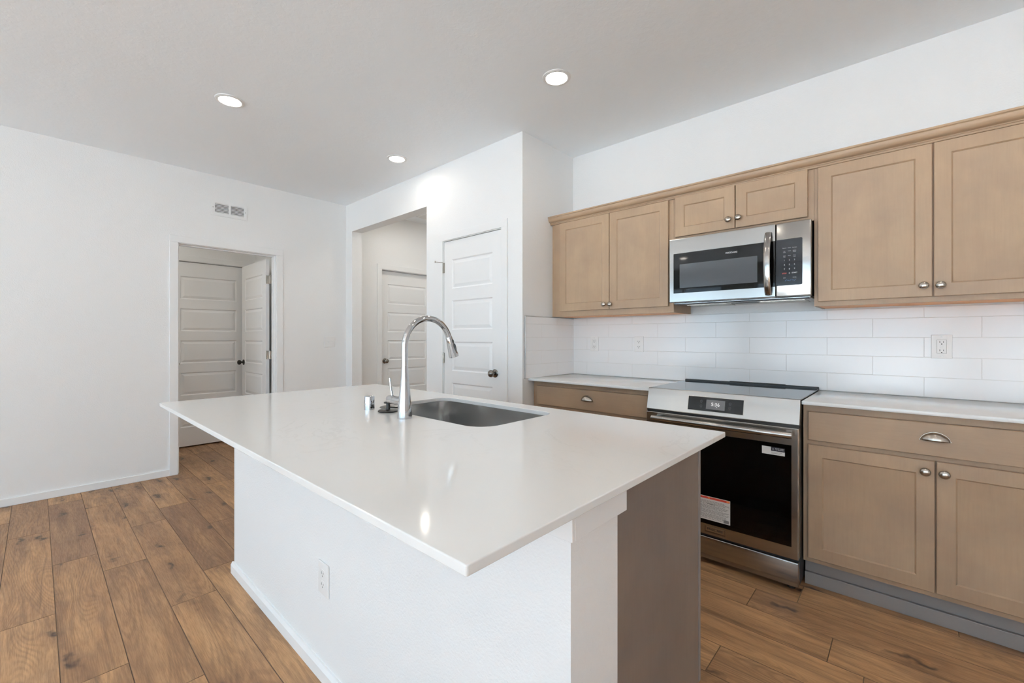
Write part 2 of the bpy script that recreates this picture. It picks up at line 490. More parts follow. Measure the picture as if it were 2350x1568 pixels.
struct(MB().box(-40, 40, -70, BACK_Y - T, -0.35, -0.3).box(XR + T, 40, BACK_Y - T, 20, -0.35, -0.3).build('floor_outside', M['exterior']), 'pale ground outside the windows')

# room behind the left door
RX = -5.90
m = MB()
m.box(RX - T, RX, -2.6, 0.94, 0, CEIL); m.box(RX - T, RX, 0.94, 1.73, DT, CEIL); m.box(RX - T, RX, 1.73, 1.80, 0, CEIL)
struct(m.build('wall_closet_back', M['wall']), 'white far wall of the back room')
struct(MB().box(RX - T, XL - T, 1.80, 1.9, 0, CEIL).build('wall_closet_right', M['wall']), 'white side wall of the back room')
struct(MB().box(RX - T, XL - T, -2.7, -2.6, 0, CEIL).build('wall_closet_left', M['wall']), 'white side wall of the back room')

# walls added behind the shut doors to stop outside light leaking in
struct(MB().box(RX - 0.28, RX - 0.22, 0.6, 2.0, 0, CEIL).box(RX - 0.22, RX - T, 0.6, 0.7, 0, CEIL).box(RX - 0.22, RX - T, 1.9, 2.0, 0, CEIL).build('light_block_door_2', M['wall']))
struct(MB().box(XL - 0.6, XL - 0.5, 2.6, 4.0, 0, CEIL).box(XL - 0.5, XL - T, 2.6, 2.7, 0, CEIL).box(XL - 0.5, XL - T, 3.9, 4.0, 0, CEIL).build('light_block_door_3', M['wall']))
struct(MB().box(OPX[1] + T, XP - T, YK + 0.6, YK + 0.7, 0, CEIL).box(XP - T, XP, YK + T, YK + 0.7, 0, CEIL).build('wall_pantry_back', M['wall']))

# baseboards
BH = 0.056
struct(MB().box(XL, XL + 0.012, BACK_Y, 0.79, 0, BH, 0.0025).build('baseboard_left', M['trim']))
struct(MB().box(XL, XL + 0.012, 1.728, YP, 0, BH, 0.0025).build('baseboard_left_far', M['trim']))
struct(MB().box(XL + 0.012, OPX[0], YP - 0.012, YP, 0, BH, 0.0025).build('baseboard_hall_stub', M['trim']))
struct(MB().box(OPX[1], -3.09, YP - 0.012, YP, 0, BH, 0.0025).build('baseboard_pantry', M['trim']))
struct(MB().box(-2.249, XP, YP - 0.012, YP, 0, BH, 0.0025).build('baseboard_pantry_right', M['trim']))

# casings and jamb linings (trim_n)
def casing_x(n, xf, sgn, y0, y1, ztop, depth0, depth1, label):
    """door trim on a wall facing +x; clear opening y0..y1"""
    m = MB(); cw = 0.066
    m.box(xf, xf + 0.014 * sgn, y0 - cw, y0 - 0.0045, 0, ztop + 0.0045, 0.002)
    m.box(xf, xf + 0.014 * sgn, y1 + 0.0045, y1 + cw, 0, ztop + 0.0045, 0.002)
    m.box(xf, xf + 0.014 * sgn, y0 - cw, y1 + cw, ztop + 0.0045, ztop + cw, 0.002)
    m.box(depth0, depth1, y0 - 0.019, y0, 0, ztop); m.box(depth0, depth1, y1, y1 + 0.019, 0, ztop)
    m.box(depth0, depth1, y0 - 0.019, y1 + 0.019, ztop, ztop + 0.019)
    return struct(m.build('trim_%d' % n, M['trim']), label)
t1 = casing_x(1, XL, 1, 0.856, 1.662, 2.060, XL - T, XL, 'white casing of the open left doorway')
m = MB()                                                     # stop strips of the open doorway
m.box(XL - 0.078, XL - 0.042, 0.856, 0.867, 0, 2.06); m.box(XL - 0.078, XL - 0.042, 1.651, 1.662, 0, 2.06); m.box(XL - 0.078, XL - 0.042, 0.867, 1.651, 2.049, 2.06)
m.build('stop_strip', M['trim'], t1)
casing_x(2, RX, 1, 0.96, 1.71, 2.060, RX - T, RX, 'white casing around the door inside the back room')
casing_x(3, XL, 1, 2.882, 3.680, 2.060, XL - T, XL, 'white casing of the hall door')
m = MB(); cw = 0.066; a, b, zt = PD[0] + 0.02, PD[1] - 0.02, 2.060
m.box(a - cw, a - 0.0045, YP - 0.014, YP, 0, zt + 0.0045, 0.002); m.box(b + 0.0045, b + cw, YP - 0.014, YP, 0, zt + 0.0045, 0.002)
m.box(a - cw, b + cw, YP - 0.014, YP, zt + 0.0045, zt + cw, 0.002)
m.box(a - 0.019, a, YP, YP + T, 0, zt); m.box(b, b + 0.019, YP, YP + T, 0, zt); m.box(a - 0.019, b + 0.019, YP, YP + T, zt, zt + 0.019)
struct(m.build('trim_4', M['trim']), 'white casing of the pantry door')

# ------------------------------------------------------------------ panel doors
PANELS = [(0.223, 0.250 + 0.223 - 0.223)]
def leaf(mb, O, U, N, w, h, th):
    """five raised panels on both faces; O = lower corner on the face that looks along N"""
    O, U, N = Vector(O), Vector(U), Vector(N); Z = Vector((0, 0, 1))
    st, hgt = 0.102, 0.252
    zs = [0.208 + 0.3555 * i for i in range(5)]
    def face(O2, U2, N2):
        def q(u0, u1, v0, v1):
            mb.quad([O2 + U2 * u + Z * v for u, v in ((u0, v0), (u1, v0), (u1, v1), (u0, v1))])
        q(0, st, 0, h); q(w - st, w, 0, h)
        v = 0
        for z in zs:
            q(st, w - st, v, z); v = z + hgt
            mb.loops(O2 + U2 * st + Z * z, U2, Z, N2, w - 2 * st, hgt, [(0, 0), (0.009, -0.0085), (0.013, -0.0085), (0.038, -0.0015)])
        q(st, w - st, v, h)
    face(O, U, N)
    B = O + U * w - N * th
    face(B, -U, -N)
    for p, q_, in ((O, U),):
        mb.quad([O, O - N * th, O - N * th + Z * h, O + Z * h])
        mb.quad([O + U * w, B, B + Z * h, O + U * w + Z * h])
        mb.quad([O + Z * h, O + U * w + Z * h, B + Z * h, O - N * th + Z * h])
        mb.quad([O, O + U * w, B, O - N * th])
def knob(parent, p, d, mat, label='metal door knob'):
    m = MB()
    m.lathe(p, d, [(0, 0.032), (0.004, 0.033), (0.007, 0.030), (0.010, 0.012), (0.024, 0.0105), (0.030, 0.016), (0.036, 0.0255),
                   (0.046, 0.0285), (0.056, 0.0265), (0.063, 0.018), (0.0665, 0.008), (0.067, 0.0)], 28)
    o = m.build('door_knob', mat, parent, angle=45); o['label'] = label; return o

# door 1: standing open at right angles inside the back room
m = MB(); leaf(m, (-5.765, 1.627, 0.012), (1, 0, 0), (0, -1, 0), 0.772, 2.030, 0.035)
d1 = struct(m.build('door_1', M['door_paint'], smooth=False), 'white five-panel door standing open inside the left doorway')
knob(d1, (-5.706, 1.627, 0.932), (0, -1, 0), M['bronze'], 'dark bronze door knob')
for z in (1.83, 1.035, 0.24):
    m = MB(); m.box(-4.9945, -4.9915, 1.629, 1.660, z - 0.045, z + 0.045, 0.001)
    m.cyl((-4.990, 1.664, z - 0.046), (-4.990, 1.664, z + 0.046), 0.006, 14)
    m.box(-4.988, -4.933, 1.6605, 1.664, z - 0.045, z + 0.045)
    m.build('hinge', M['nickel'], d1)
# door 2: closed, far wall of the back room
m = MB(); leaf(m, (RX - 0.004, 0.963, 0.014), (0, 1, 0), (1, 0, 0), 0.744, 2.040, 0.035)
d2 = struct(m.build('door_2', M['door_paint'], smooth=False), 'closed white five-panel door in the back room')
knob(d2, (RX - 0.004, 1.022, 0.932), (1, 0, 0), M['bronze'], 'dark bronze door knob')
# door 3: closed, in the hall
m = MB(); leaf(m, (XL - 0.045, 2.886, 0.012), (0, 1, 0), (1, 0, 0), 0.790, 2.042, 0.035)
d3 = struct(m.build('door_3', M['door_paint'], smooth=False), 'closed white five-panel door in the hall')
knob(d3, (XL - 0.045, 2.947, 0.925), (1, 0, 0), M['pewter'])
m = MB()
m.box(XL - 0.092, XL - 0.082, 2.883, 2.894, 0, 2.06); m.box(XL - 0.092, XL - 0.082, 3.668, 3.679, 0, 2.06); m.box(XL - 0.092, XL - 0.082, 2.894, 3.668, 2.045, 2.06)
struct(m.build('trim_5', M['trim']), 'door stop of the hall door')
# door 4: pantry door
m = MB(); leaf(m, (a + 0.003, YP + 0.004, 0.012), (1, 0, 0), (0, -1, 0), (b - a) - 0.006, 2.043, 0.035)
d4 = struct(m.build('door_4', M['door_paint'], smooth=False), 'closed white five-panel pantry door')
knob(d4, (-2.392, YP + 0.004, 0.938), (0, -1, 0), M['pewter'])
for z in (1.83, 1.04, 0.24):
    m = MB(); m.cyl((a - 0.001, YP - 0.006, z - 0.045), (a - 0.001, YP - 0.006, z + 0.045), 0.0065, 14)
    m.box(a - 0.004, a + 0.010, YP - 0.003, YP + 0.0035, z - 0.045, z + 0.045)
    if z > 1.5:
        m.cyl((a - 0.001, YP - 0.006, z + 0.046), (a - 0.040, YP - 0.055, z + 0.052), 0.0028, 10)
        m.lathe((a - 0.040, YP - 0.055, z + 0.052), (-0.6, -0.8, 0.1), [(0, 0.0), (0.001, 0.007), (0.010, 0.008), (0.013, 0.0)], 14)
    m.build('hinge', M['nickel'], d4)

# ------------------------------------------------------------------ tile backsplash
bs = thing('tile_backsplash', 'white subway tile backsplash above the kitchen counters', 'backsplash', (-0.8, 3.07, 0.914))
m = MB(); g = 0.0007; TL_, TH = 0.404, 0.1016
yt = 3.0665
for row in range(5):
    z0 = 0.9145 + row * TH; z1 = min(z0 + TH, 1.376)
    x = -0.346 - (0.202 if row % 2 else 0) - TL_ * 8
    while x < XR:
        x0, x1 = max(x, XP + 0.010), min(x + TL_, 1.6)
        x += TL_
        if x1 - x0 < 0.006: continue
        m.loops((x0 + g, YK - 0.002, z0 + g), (1, 0, 0), (0, 0, 1), (0, -1, 0), x1 - x0 - 2 * g, z1 - z0 - 2 * g, [(0, 0), (0, YK - 0.002 - yt - 0.0010), (0.0012, YK - 0.002 - yt)])
    y = 2.837 - (0.202 if row % 2 else 0) - TL_ * 3
    while y < YK:
        y0, y1 = max(y, 2.449), min(y + TL_, YK - 0.003)
        y += TL_
        if y1 - y0 < 0.006: continue
        m.loops((XP + 0.002, y0 + g, z0 + g), (0, 1, 0), (0, 0, 1), (1, 0, 0), y1 - y0 - 2 * g, z1 - z0 - 2 * g, [(0, 0), (0, 0.0055), (0.0012, 0.0065)])
m.build('tile_field', M['tile'], bs)
m = MB(); m.box(XP + 0.009, 1.6, YK - 0.0078, YK - 0.001, 0.9145, 1.3765); m.box(XP + 0.001, XP + 0.0078, 2.446, YK - 0.001, 0.9145, 1.3765)
m.build('grout_bed', M['grout'], bs)
m = MB(); m.box(XP + 0.001, XP + 0.0100, 2.441, 2.4475, 0.914, 1.381, 0.001); m.box(XP + 0.001, XP + 0.0100, 2.4475, YK - 0.001, 1.3768, 1.381, 0.001)
m.build('edge_trim', M['metal_edge'], bs)

# ------------------------------------------------------------------ cabinets
def shaker(mb, x0, x1, z0, z1, yf, th=0.019, fw=0.056):
    mb.loops((x0, yf, z0), (1, 0, 0), (0, 0, 1), (0, -1, 0), x1 - x0, z1 - z0,
             [(0, -th), (0, -0.002), (0.002, 0), (fw, 0), (fw + 0.0055, -0.0062), (fw + 0.0065, -0.0064)], back=True)
def slab_front(mb, x0, x1, z0, z1, yf, th=0.019):
    mb.loops((x0, yf, z0), (1, 0, 0), (0, 0, 1), (0, -1, 0), x1 - x0, z1 - z0, [(0, -th), (0, -0.003), (0.003, 0)], back=True)
def cab_knob(parent, x, y, z):
    m = MB(); m.lathe((x, y, z), (0, -1, 0), [(0, 0.0085), (0.003, 0.0075), (0.009, 0.0058), (0.014, 0.0070), (0.017, 0.0150), (0.020, 0.0172),
                                              (0.024, 0.0165), (0.028, 0.0120), (0.030, 0.0060), (0.0306, 0.0)], 24, 1.06)
    o = m.build('knob', M['nickel'], parent, angle=50); o['label'] = 'satin nickel knob'; return o
def cup_pull(parent, x, y, z, w=0.092, h=0.034, d=0.026):
    bm_ = MB(); n, k = 22, 9; grid = []
    for i in range(n + 1):
        u = i / n; s = math.sin(PI * u) ** 0.55; row = []
        for j in range(k + 1):
            ph = (PI / 2) * j / k
            row.append(bm_.bm.verts.new((x - w / 2 + w * u, y - d * s * math.sin(ph) ** 1.0 * 1.0, z - h * 0.45 + h * s * math.cos(ph))))
        grid.append(row)
    for i in range(n):
        for j in range(k):
            bm_.bm.faces.new((grid[i][j], grid[i + 1][j], grid[i + 1][j + 1], grid[i][j + 1]))
    # backplate rim with a thin edge
    rim = [(x - w / 2 + w * i / n, z - h * 0.45 + h * math.sin(PI * i / n) ** 0.55 + 0.002) for i in range(n + 1)]
    rim = [(x - w / 2 - 0.003, z - h * 0.45)] + rim + [(x + w / 2 + 0.003, z - h * 0.45)]
    bm_.prism(rim, 'y', y - 0.003, y)
    bmesh.ops.remove_doubles(bm_.bm, verts=bm_.bm.verts[:], dist=1e-5)
    o = bm_.build('cup_pull', M['nickel'], parent, angle=50)
    md = o.modifiers.new('thick', 'SOLIDIFY'); md.thickness = 0.0018; md.offset = 0
    o['label'] = 'satin nickel cup pull'; return o

UY, UYF = 2.750, 2.770           # door faces and face frames of the wall cabinets
WC_BACK = YK - 0.0095
def upper(name, label, x0, x1, z0, z1, doors, dz0, dz1, knobs, lip=0.018):
    t = thing(name, label, 'cabinet', ((x0 + x1) / 2, 2.91, z0), 'wall cabinets over the counter')
    m = MB()
    m.box(x0, x1, UYF, WC_BACK, z0 + lip, z1)
    m.box(x0, x1, UYF, UYF + 0.019, z0, z0 + lip)
    m.box(x0, x0 + 0.012, UYF + 0.019, WC_BACK, z0, z0 + lip); m.box(x1 - 0.012, x1, UYF + 0.019, WC_BACK, z0, z0 + lip)
    m.build('body', M['maple'], t)
    o = MB().box(x0 + 0.012, x1 - 0.012, UYF + 0.0192, WC_BACK, z0 + 0.002, z0 + lip - 0.0005).build('underside', M['raw'], t)
    o['label'] = 'orange unstained maple underside'
    for (a_, b_), kn in zip(doors, knobs):
        m = MB(); shaker(m, a_, b_, dz0, dz1, UY)
        d = m.build('door', M['maple'], t)
        cab_knob(d, kn[0], UY, kn[1])
    return t
upper('wall_cabinet', 'two-door wall cabinet left of the microwave, next to the short side wall', -2.078, -1.118, 1.381, 2.150,
      [(-2.011, -1.577), (-1.573, -1.147)], 1.421, 2.105, [(-1.611, 1.456), (-1.561, 1.455)])
upper('wall_cabinet', 'short two-door wall cabinet directly above the microwave', -1.117, -0.369, 1.838, 2.150,
      [(-1.103, -0.751), (-0.746, -0.395)], 1.859, 2.109, [(-0.782, 1.911), (-0.729, 1.914)], lip=0.006)
upper('wall_cabinet', 'large two-door wall cabinet right of the microwave, cut by the photo edge', -0.368, 0.530, 1.383, 2.150,
      [(-0.350, 0.079), (0.0845, 0.512)], 1.407, 2.105, [(0.051, 1.457), (0.106, 1.455)])
f = MB().box(XP + 0.0005, -2.0785, 2.786, 2.80, 1.383, 2.112).build('filler_strip', M['maple'])
tag(f, 'narrow brown filler strip between left wall cabinet and short side wall', 'filler strip')

# crown moulding along the top of the wall cabinets
cr = []
for p in ((2.772, 2.109), (2.760, 2.109), (2.757, 2.113), (2.757, 2.117), (2.7535, 2.1195), (2.7535, 2.1235), (2.750, 2.126)): cr.append(p)
for i in range(9):
    tt = i / 8 * PI / 2
    cr.append((2.750 - 0.021 * math.sin(tt) ** 1.1, 2.126 + 0.030 * (1 - math.cos(tt) ** 1.0) + 0.0))
cr += [(2.7265, 2.158), (2.7235, 2.1605), (2.7235, 2.1690), (2.772, 2.1690)]
m = MB(); m.prism(cr, 'x', XP + 0.001, 0.531)
tag(m.build('crown_molding', M['maple_h'], angle=40), 'brown crown molding running along the top of the wall cabinets', 'molding')

BY, BYF = 2.515, 2.535           # door faces and face frames of the base cabinets
def base_cab(name, label, x0, x1, drawer, doors, pullx, knobx, group):
    t = thing(name, label, 'cabinet', ((x0 + x1) / 2, 2.8, 0.0), group)
    m = MB(); m.box(x0, x1, BYF, 3.063, 0.131, 0.896)
    m.build('body', M['maple'], t)
    MB().box(x0, x1, 2.592, 3.0, 0.0, 0.1308).build('toe_kick', M['toe'], t)
    o = MB().box(x0, x1, 2.574, 2.5915, 0.0, 0.060, 0.002).build('toe_board', M['toe'], t); o['label'] = 'grey-brown toe board at the floor'
    m = MB(); slab_front(m, drawer[0], drawer[1], 0.724, 0.863, BY)
    d = m.build('drawer', M['maple_h'], t)
    cup_pull(d, pullx, BY, 0.805)
    for (a_, b_), kx in zip(doors, knobx):
        m = MB(); shaker(m, a_, b_, 0.156, 0.703, BY); dd = m.build('door', M['maple'], t)
        cab_knob(dd, kx, BY, 0.658)
    return t
base_cab('base_cabinet', 'brown base cabinet right of the range, wide drawer over two doors', -0.381, 0.540, (-0.360, 0.520), [(-0.360, 0.080), (0.0850, 0.520)],
         0.081, (0.051, 0.108), 'base cabinets along the kitchen wall')
base_cab('base_cabinet', 'brown base cabinet left of the range in the corner, its drawer showing above the island', -2.088, -1.150, (-2.045, -1.176), [(-2.045, -1.613), (-1.608, -1.176)],
         -1.609, (-1.645, -1.575), 'base cabinets along the kitchen wall')
f = MB().box(XP + 0.0005, -2.0885, 2.552, 2.566, 0.0, 0.896).build('filler_strip', M['maple'])
tag(f, 'dark filler strip between corner base cabinet and short side wall', 'filler strip')

def counter(label, x0, x1, y0, y1, z0=0.8968, z1=0.914):
    m = MB().box(x0, x1, y0, y1, z0, z1, 0.003, 3)
    return tag(m.build('countertop', M['quartz']), label, 'countertop', 'white quartz countertops')
counter('white quartz countertop on the base cabinet right of the range', -0.3805, 0.547, 2.480, 3.066)
counter('white quartz countertop in the corner left of the range', XP + 0.001, -1.149, 2.480, 3.066)

# ------------------------------------------------------------------ island
isl = thing('kitchen_island', 'white-walled kitchen island with a brown cabinet end panel', 'island', (-1.5, 1.05, 0))
IX0, IX1, IY0, IYW = -2.580, -0.479, 0.692, 0.873
MB().box(IX0, IX1, IY0, IYW, 0, 0.8965).build('half_wall', M['wall'], isl)
m = MB()
bp = [(0, 0), (0.013, 0), (0.013, 0.042), (0.006, 0.056), (0, 0.056)]
m.prism([(IY0 - p[0], p[1]) for p in bp], 'x', IX0 - 0.013, IX1 + 0.013)
m.prism([(IX0 - p[0], p[1]) for p in bp], 'y', IY0, IYW); m.prism([(IX1 + p[0], p[1]) for p in bp], 'y', IY0, IYW)
m.build('baseboard', M['trim'], isl)
m = MB()
m.box(IX0 - 0.010, IX1 + 0.010, IY0 - 0.010, IY0 - 0.0002, 0.830, 0.8966, 0.0015)
m.box(IX1 + 0.0002, IX1 + 0.010, IY0 - 0.0002, 0.898, 0.830, 0.8966, 0.0015); m.box(IX0 - 0.010, IX0 - 0.0002, IY0 - 0.0002, 0.898, 0.830, 0.8966, 0.0015)
m.build('cap_trim', M['trim'], isl)
m = MB()
m.box(IX0 + 0.02, -0.5145, IYW + 0.0005, 1.395, 0.0, 0.62)
m.box(IX0 + 0.02, -0.5145, 1.395, 1.444, 0.10, 0.62); m.box(IX0 + 0.02, -0.5145, 1.434, 1.444, 0.62, 0.8966); m.box(IX0 + 0.02, -0.5145, IYW + 0.0005, 0.92, 0.62, 0.8966)
m.box(IX0 + 0.02, IX0 + 0.05, 0.92, 1.434, 0.62, 0.8966); m.box(-0.5445, -0.5145, 0.92, 1.434, 0.62, 0.8966)
m.build('cabinet_box', M['maple'], isl)
m = MB(); m.prism([(IYW + 0.0005, 0), (1.395, 0), (1.395, 0.100), (1.4435, 0.100), (1.4435, 0.8966), (IYW + 0.0005, 0.8966)], 'x', -0.514, -0.503)
m.build('end_panel', M['panel'], isl)['label'] = 'brown veneered end panel, darkened for shade'
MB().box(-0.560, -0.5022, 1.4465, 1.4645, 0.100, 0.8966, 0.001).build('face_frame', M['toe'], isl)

# island countertop: curve outline with the sink cut-out, eased edges
SKX0, SKX1, SKY0, SKY1 = -1.752, -1.053, 1.002, 1.412
def rounded(x0, x1, y0, y1, r, n=10):
    pts = []
    for (cx, cy, a0, rr) in ((x1 - r[0], y0 + r[0], -90, r[0]), (x1 - r[1], y1 - r[1], 0, r[1]), (x0 + r[2], y1 - r[2], 90, r[2]), (x0 + r[3], y0 + r[3], 180, r[3])):
        for i in range(n + 1):
            t_ = math.radians(a0 + 90 * i / n); pts.append((cx + rr * math.cos(t_), cy + rr * math.sin(t_)))
    return pts
RS = (0.085, 0.060, 0.060, 0.085)
def slab_with_hole(name, outer, holes, z0, z1, bev):
    cu = bpy.data.curves.new(name, 'CURVE'); cu.dimensions = '2D'; cu.fill_mode = 'BOTH'
    cu.extrude = (z1 - z0) / 2 - bev; cu.bevel_depth = bev; cu.bevel_resolution = 2; cu.offset = -bev
    for pts in [outer] + holes:
        s = cu.splines.new('POLY'); s.points.add(len(pts) - 1); s.use_cyclic_u = True
        for p, q in zip(s.points, pts): p.co = (q[0], q[1], 0, 1)
    tmp = bpy.data.objects.new(name, cu); COL.objects.link(tmp)
    me = bpy.data.meshes.new_from_object(tmp.evaluated_get(bpy.context.evaluated_depsgraph_get()))
    bpy.data.objects.remove(tmp); bpy.data.curves.remove(cu)
    me.transform(Matrix.Translation((0, 0, (z0 + z1) / 2)))
    bm = bmesh.new(); bm.from_mesh(me); bmesh.ops.remove_doubles(bm, verts=bm.verts[:], dist=1e-5); bmesh.ops.recalc_face_normals(bm, faces=bm.faces[:]); bm.to_mesh(me); bm.free()
    me.name = name
    return me
me = slab_with_hole('countertop', rounded(-2.584, -0.437, 0.388, 1.502, (0.004,) * 4, 3), [rounded(SKX0, SKX1, SKY0, SKY1, RS)], 0.8970, 0.914, 0.0022)
me.materials.append(M['quartz'])
for p in me.polygons: p.use_smooth = True
me.set_sharp_from_angle(angle=math.radians(12))
ict = bpy.data.objects.new('countertop', me); COL.objects.link(ict)
tag(ict, 'large white quartz countertop of the island with the sink cut-out', 'countertop', 'white quartz countertops')

# undermount sink
sk = thing('kitchen_sink', 'stainless undermount sink set into the island countertop', 'sink', (-1.4, 1.2, 0.70))
m = MB(); bm_ = m.bm; prev = None
def ring(pts, z): return [bm_.verts.new((p[0], p[1], z)) for p in pts]
levels = [(0.018, 0.8965, 1.0), (-0.006, 0.8965, 1.0), (-0.009, 0.893, 1.0), (0.000, 0.80, 1.0), (0.006, 0.735, 1.0), (0.016, 0.712, 1.0), (0.040, 0.703, 1.0), (0.10, 0.700, 1.0)]
for k, (ins, z, _) in enumerate(levels):
    i_ = -0.018 if k == 0 else ins
    pts = rounded(SKX0 + i_, SKX1 - i_, SKY0 + i_, SKY1 - i_, tuple(max(0.02, r - i_) for r in RS))
    rg = ring(pts, z)
    if prev:
        for i in range(len(rg)): bm_.faces.new((prev[i], prev[(i + 1) % len(rg)], rg[(i + 1) % len(rg)], rg[i]))
    prev = rg
bm_.faces.new(prev)
m.build('basin', M['steel_sink'], sk, angle=50)
m = MB(); m.lathe((-1.4, 1.25, 0.7002), (0, 0, 1), [(0, 0.055), (0.003, 0.055), (0.004, 0.046), (0.0015, 0.040), (0.0015, 0)], 32)
m.build('drain', M['steel'], sk)

# faucet
fx, fy = -1.408, 0.940
fa = thing('kitchen_faucet', 'tall chrome gooseneck faucet with pull-down head at the sink', 'faucet', (fx, fy, 0.914))
m = MB(); m.lathe((fx, fy, 0.914), (0, 0, 1), [(0, 0.0275), (0.004, 0.0278), (0.012, 0.0274), (0.06, 0.0240), (0.12, 0.0180), (0.165, 0.0140), (0.197, 0.0127)], 40)
m.build('body', M['chrome'], fa, angle=40)
R_, zc = 0.1095, 1.185
pts = [(fx, fy, 1.1115), (fx, fy, 1.13), (fx, fy, 1.16)]
for i in range(0, 25):
    a_ = PI - (PI - math.radians(19)) * i / 24
    pts.append((fx, fy + R_ + R_ * math.cos(a_), zc + R_ * math.sin(a_)))
m = MB(); m.tube(pts, 0.0122, 28); m.build('spout', M['chrome'], fa, angle=50)
e0 = Vector(pts[-1]); dr = Vector((0.0, math.sin(math.radians(19)), -math.cos(math.radians(19))))
m = MB(); m.lathe(e0 - dr * 0.002, dr, [(0, 0.0125), (0.002, 0.0135), (0.030, 0.0150), (0.060, 0.0180), (0.082, 0.0208), (0.088, 0.0205), (0.089, 0.0175), (0.084, 0.0165), (0.083, 0.0)], 36)
hd = m.build('spray_head', M['chrome'], fa, angle=40)
nb = Vector((0.93, 0.36, 0)); nb = (nb - dr * nb.dot(dr)).normalized(); sd = dr.cross(nb).normalized()
def oval(mb, c, along, side, nrm, la, lb, th):
    n = 20; A = [mb.bm.verts.new(c + along * la * math.cos(2 * PI * i / n) + side * lb * math.sin(2 * PI * i / n) - nrm * 0.004) for i in range(n)]
    B = [mb.bm.verts.new(c + along * la * math.cos(2 * PI * i / n) + side * lb * math.sin(2 * PI * i / n) + nrm * th) for i in range(n)]
    mb.bm.faces.new(B)
    for i in range(n): mb.bm.faces.new((A[i], A[(i + 1) % n], B[(i + 1) % n], B[i]))
m = MB(); oval(m, e0 + dr * 0.020 + nb * 0.0142, dr, sd, nb, 0.0085, 0.0055, 0.0015); oval(m, e0 + dr * 0.046 + nb * 0.0168, dr, sd, nb, 0.0160, 0.0070, 0.0016)
m.build('spray_button', M['rubber'], hd)
m = MB(); m.cyl((fx - 0.010, fy, 0.976), (fx - 0.066, fy, 0.976), 0.0172, 32); m.lathe((fx - 0.0665, fy, 0.976), (-1, 0, 0), [(0, 0.0172), (0.034, 0.0172), (0.040, 0.0155), (0.043, 0.010), (0.044, 0.0)], 32)
hv = m.build('valve', M['chrome'], fa, angle=40)
m = MB(); m.tube([(fx - 0.086, fy, 0.990), (fx - 0.090, fy - 0.002, 1.015), (fx - 0.096, fy - 0.004, 1.060)], [0.0052, 0.0046, 0.0042], 16)
m.build('lever', M['chrome'], hv, angle=50)

m = MB(); m.lathe((-1.688, 0.952, 0.914), (0, 0, 1), [(0, 0.0215), (0.052, 0.0215), (0.056, 0.0205), (0.058, 0.017), (0.059, 0.0)], 36)
ag = m.build('air_gap_cap', M['chrome'], angle=40)
tag(ag, 'small chrome cylinder cap on the island countertop left of the faucet', 'air gap')
st_ = thing('sink_stopper', 'black rubber sink stopper with a stem lying beside the faucet', 'sink stopper', (-1.580, 0.975, 0.914), 'sink stoppers by the faucet')
m = MB(); m.lathe((-1.580, 0.975, 0.9142), (0, 0, 1), [(0, 0.036), (0.002, 0.0405), (0.005, 0.0410), (0.008, 0.037), (0.0095, 0.012), (0.010, 0)], 36); m.build('flange', M['rubber'], st_, angle=45)
m = MB(); m.lathe((-1.580, 0.975, 0.9235), (0, 0, 1), [(0, 0.0085), (0.015, 0.0082), (0.026, 0.0075)], 20); m.build('stem', M['rubber'], st_)
m = MB(); m.lathe((-1.580, 0.975, 0.9490), (0, 0, 1), [(0, 0.010), (0.001, 0.0165), (0.004, 0.0175), (0.006, 0.014), (0.007, 0)], 28); m.build('cap', M['rubber'], st_, angle=45)
s2 = thing('sink_stopper', 'flat steel-topped sink stopper lying behind the black stopper', 'sink stopper', (-1.652, 1.060, 0.914), 'sink stoppers by the faucet')
m = MB(); m.lathe((-1.652, 1.060, 0.9142), (0, 0, 1), [(0, 0.020), (0.004, 0.040), (0.008, 0.0420)], 36); m.build('gasket', M['rubber'], s2)
m = MB(); m.lathe((-1.652, 1.060, 0.9223), (0, 0, 1), [(0, 0.0435), (0.0015, 0.0440), (0.0035, 0.040), (0.006, 0.0)], 36); m.build('steel_top', M['steel'], s2, angle=45)

# ------------------------------------------------------------------ microwave
mwf = 2.700
mw = thing('microwave', 'stainless over-the-range microwave under the short wall cabinet', 'microwave', (-0.745, 2.88, 1.435))
m = MB(); m.box(-1.112, -0.376, 2.732, 3.064, 1.440, 1.834); m.build('case', M['black'], mw)
m = MB()
m.box(-1.1185, -0.5335, mwf, 2.731, 1.438, 1.8345, 0.004)
dr_ = m.build('door', M['steel'], mw)
m = MB(); m.box(-0.5305, -0.3715, mwf, 2.731, 1.438, 1.8345, 0.006, 3)
cp = m.build('control_panel', M['steel'], mw)
m = MB(); m.box(-1.091, -0.5342, mwf - 0.0015, mwf + 0.002, 1.4945, 1.7425, 0.0006); m.build('door_glass', M['glass_black'], dr_)
m = MB(); m.box(-1.052, -0.620, mwf - 0.0019, mwf - 0.0013, 1.526, 1.673); m.build('viewing_window', M['mesh_window'], dr_)
m = MB(); hp = []
for i in range(21):
    t_ = i / 20; z_ = 1.452 + (1.790 - 1.452) * t_
    hp.append((-0.566 , mwf - 0.004 - 0.040 * math.sin(PI * t_) ** 0.6, z_))
m.tube(hp, (0.0165, 0.006), 20, flat=(1, 0, 0)); m.build('handle', M['steel'], dr_, angle=50)
text('brand_lettering', 'FRIGIDAIRE', 0.0125, (-0.754, mwf - 0.0017, 1.7085), (1, 0, 0), (0, 0, 1), M['white_print'], dr_, bold=0.0002)
m = MB(); m.prism([(-0.530, 1.4965), (-0.414, 1.4975), (-0.410, 1.5015), (-0.410, 1.7405), (-0.415, 1.7445), (-0.530, 1.7435)], 'y', mwf - 0.0015, mwf + 0.002); m.build('keypad', M['glass_panel'], cp)
kx = (-0.491, -0.468, -0.445); YT = mwf - 0.0017
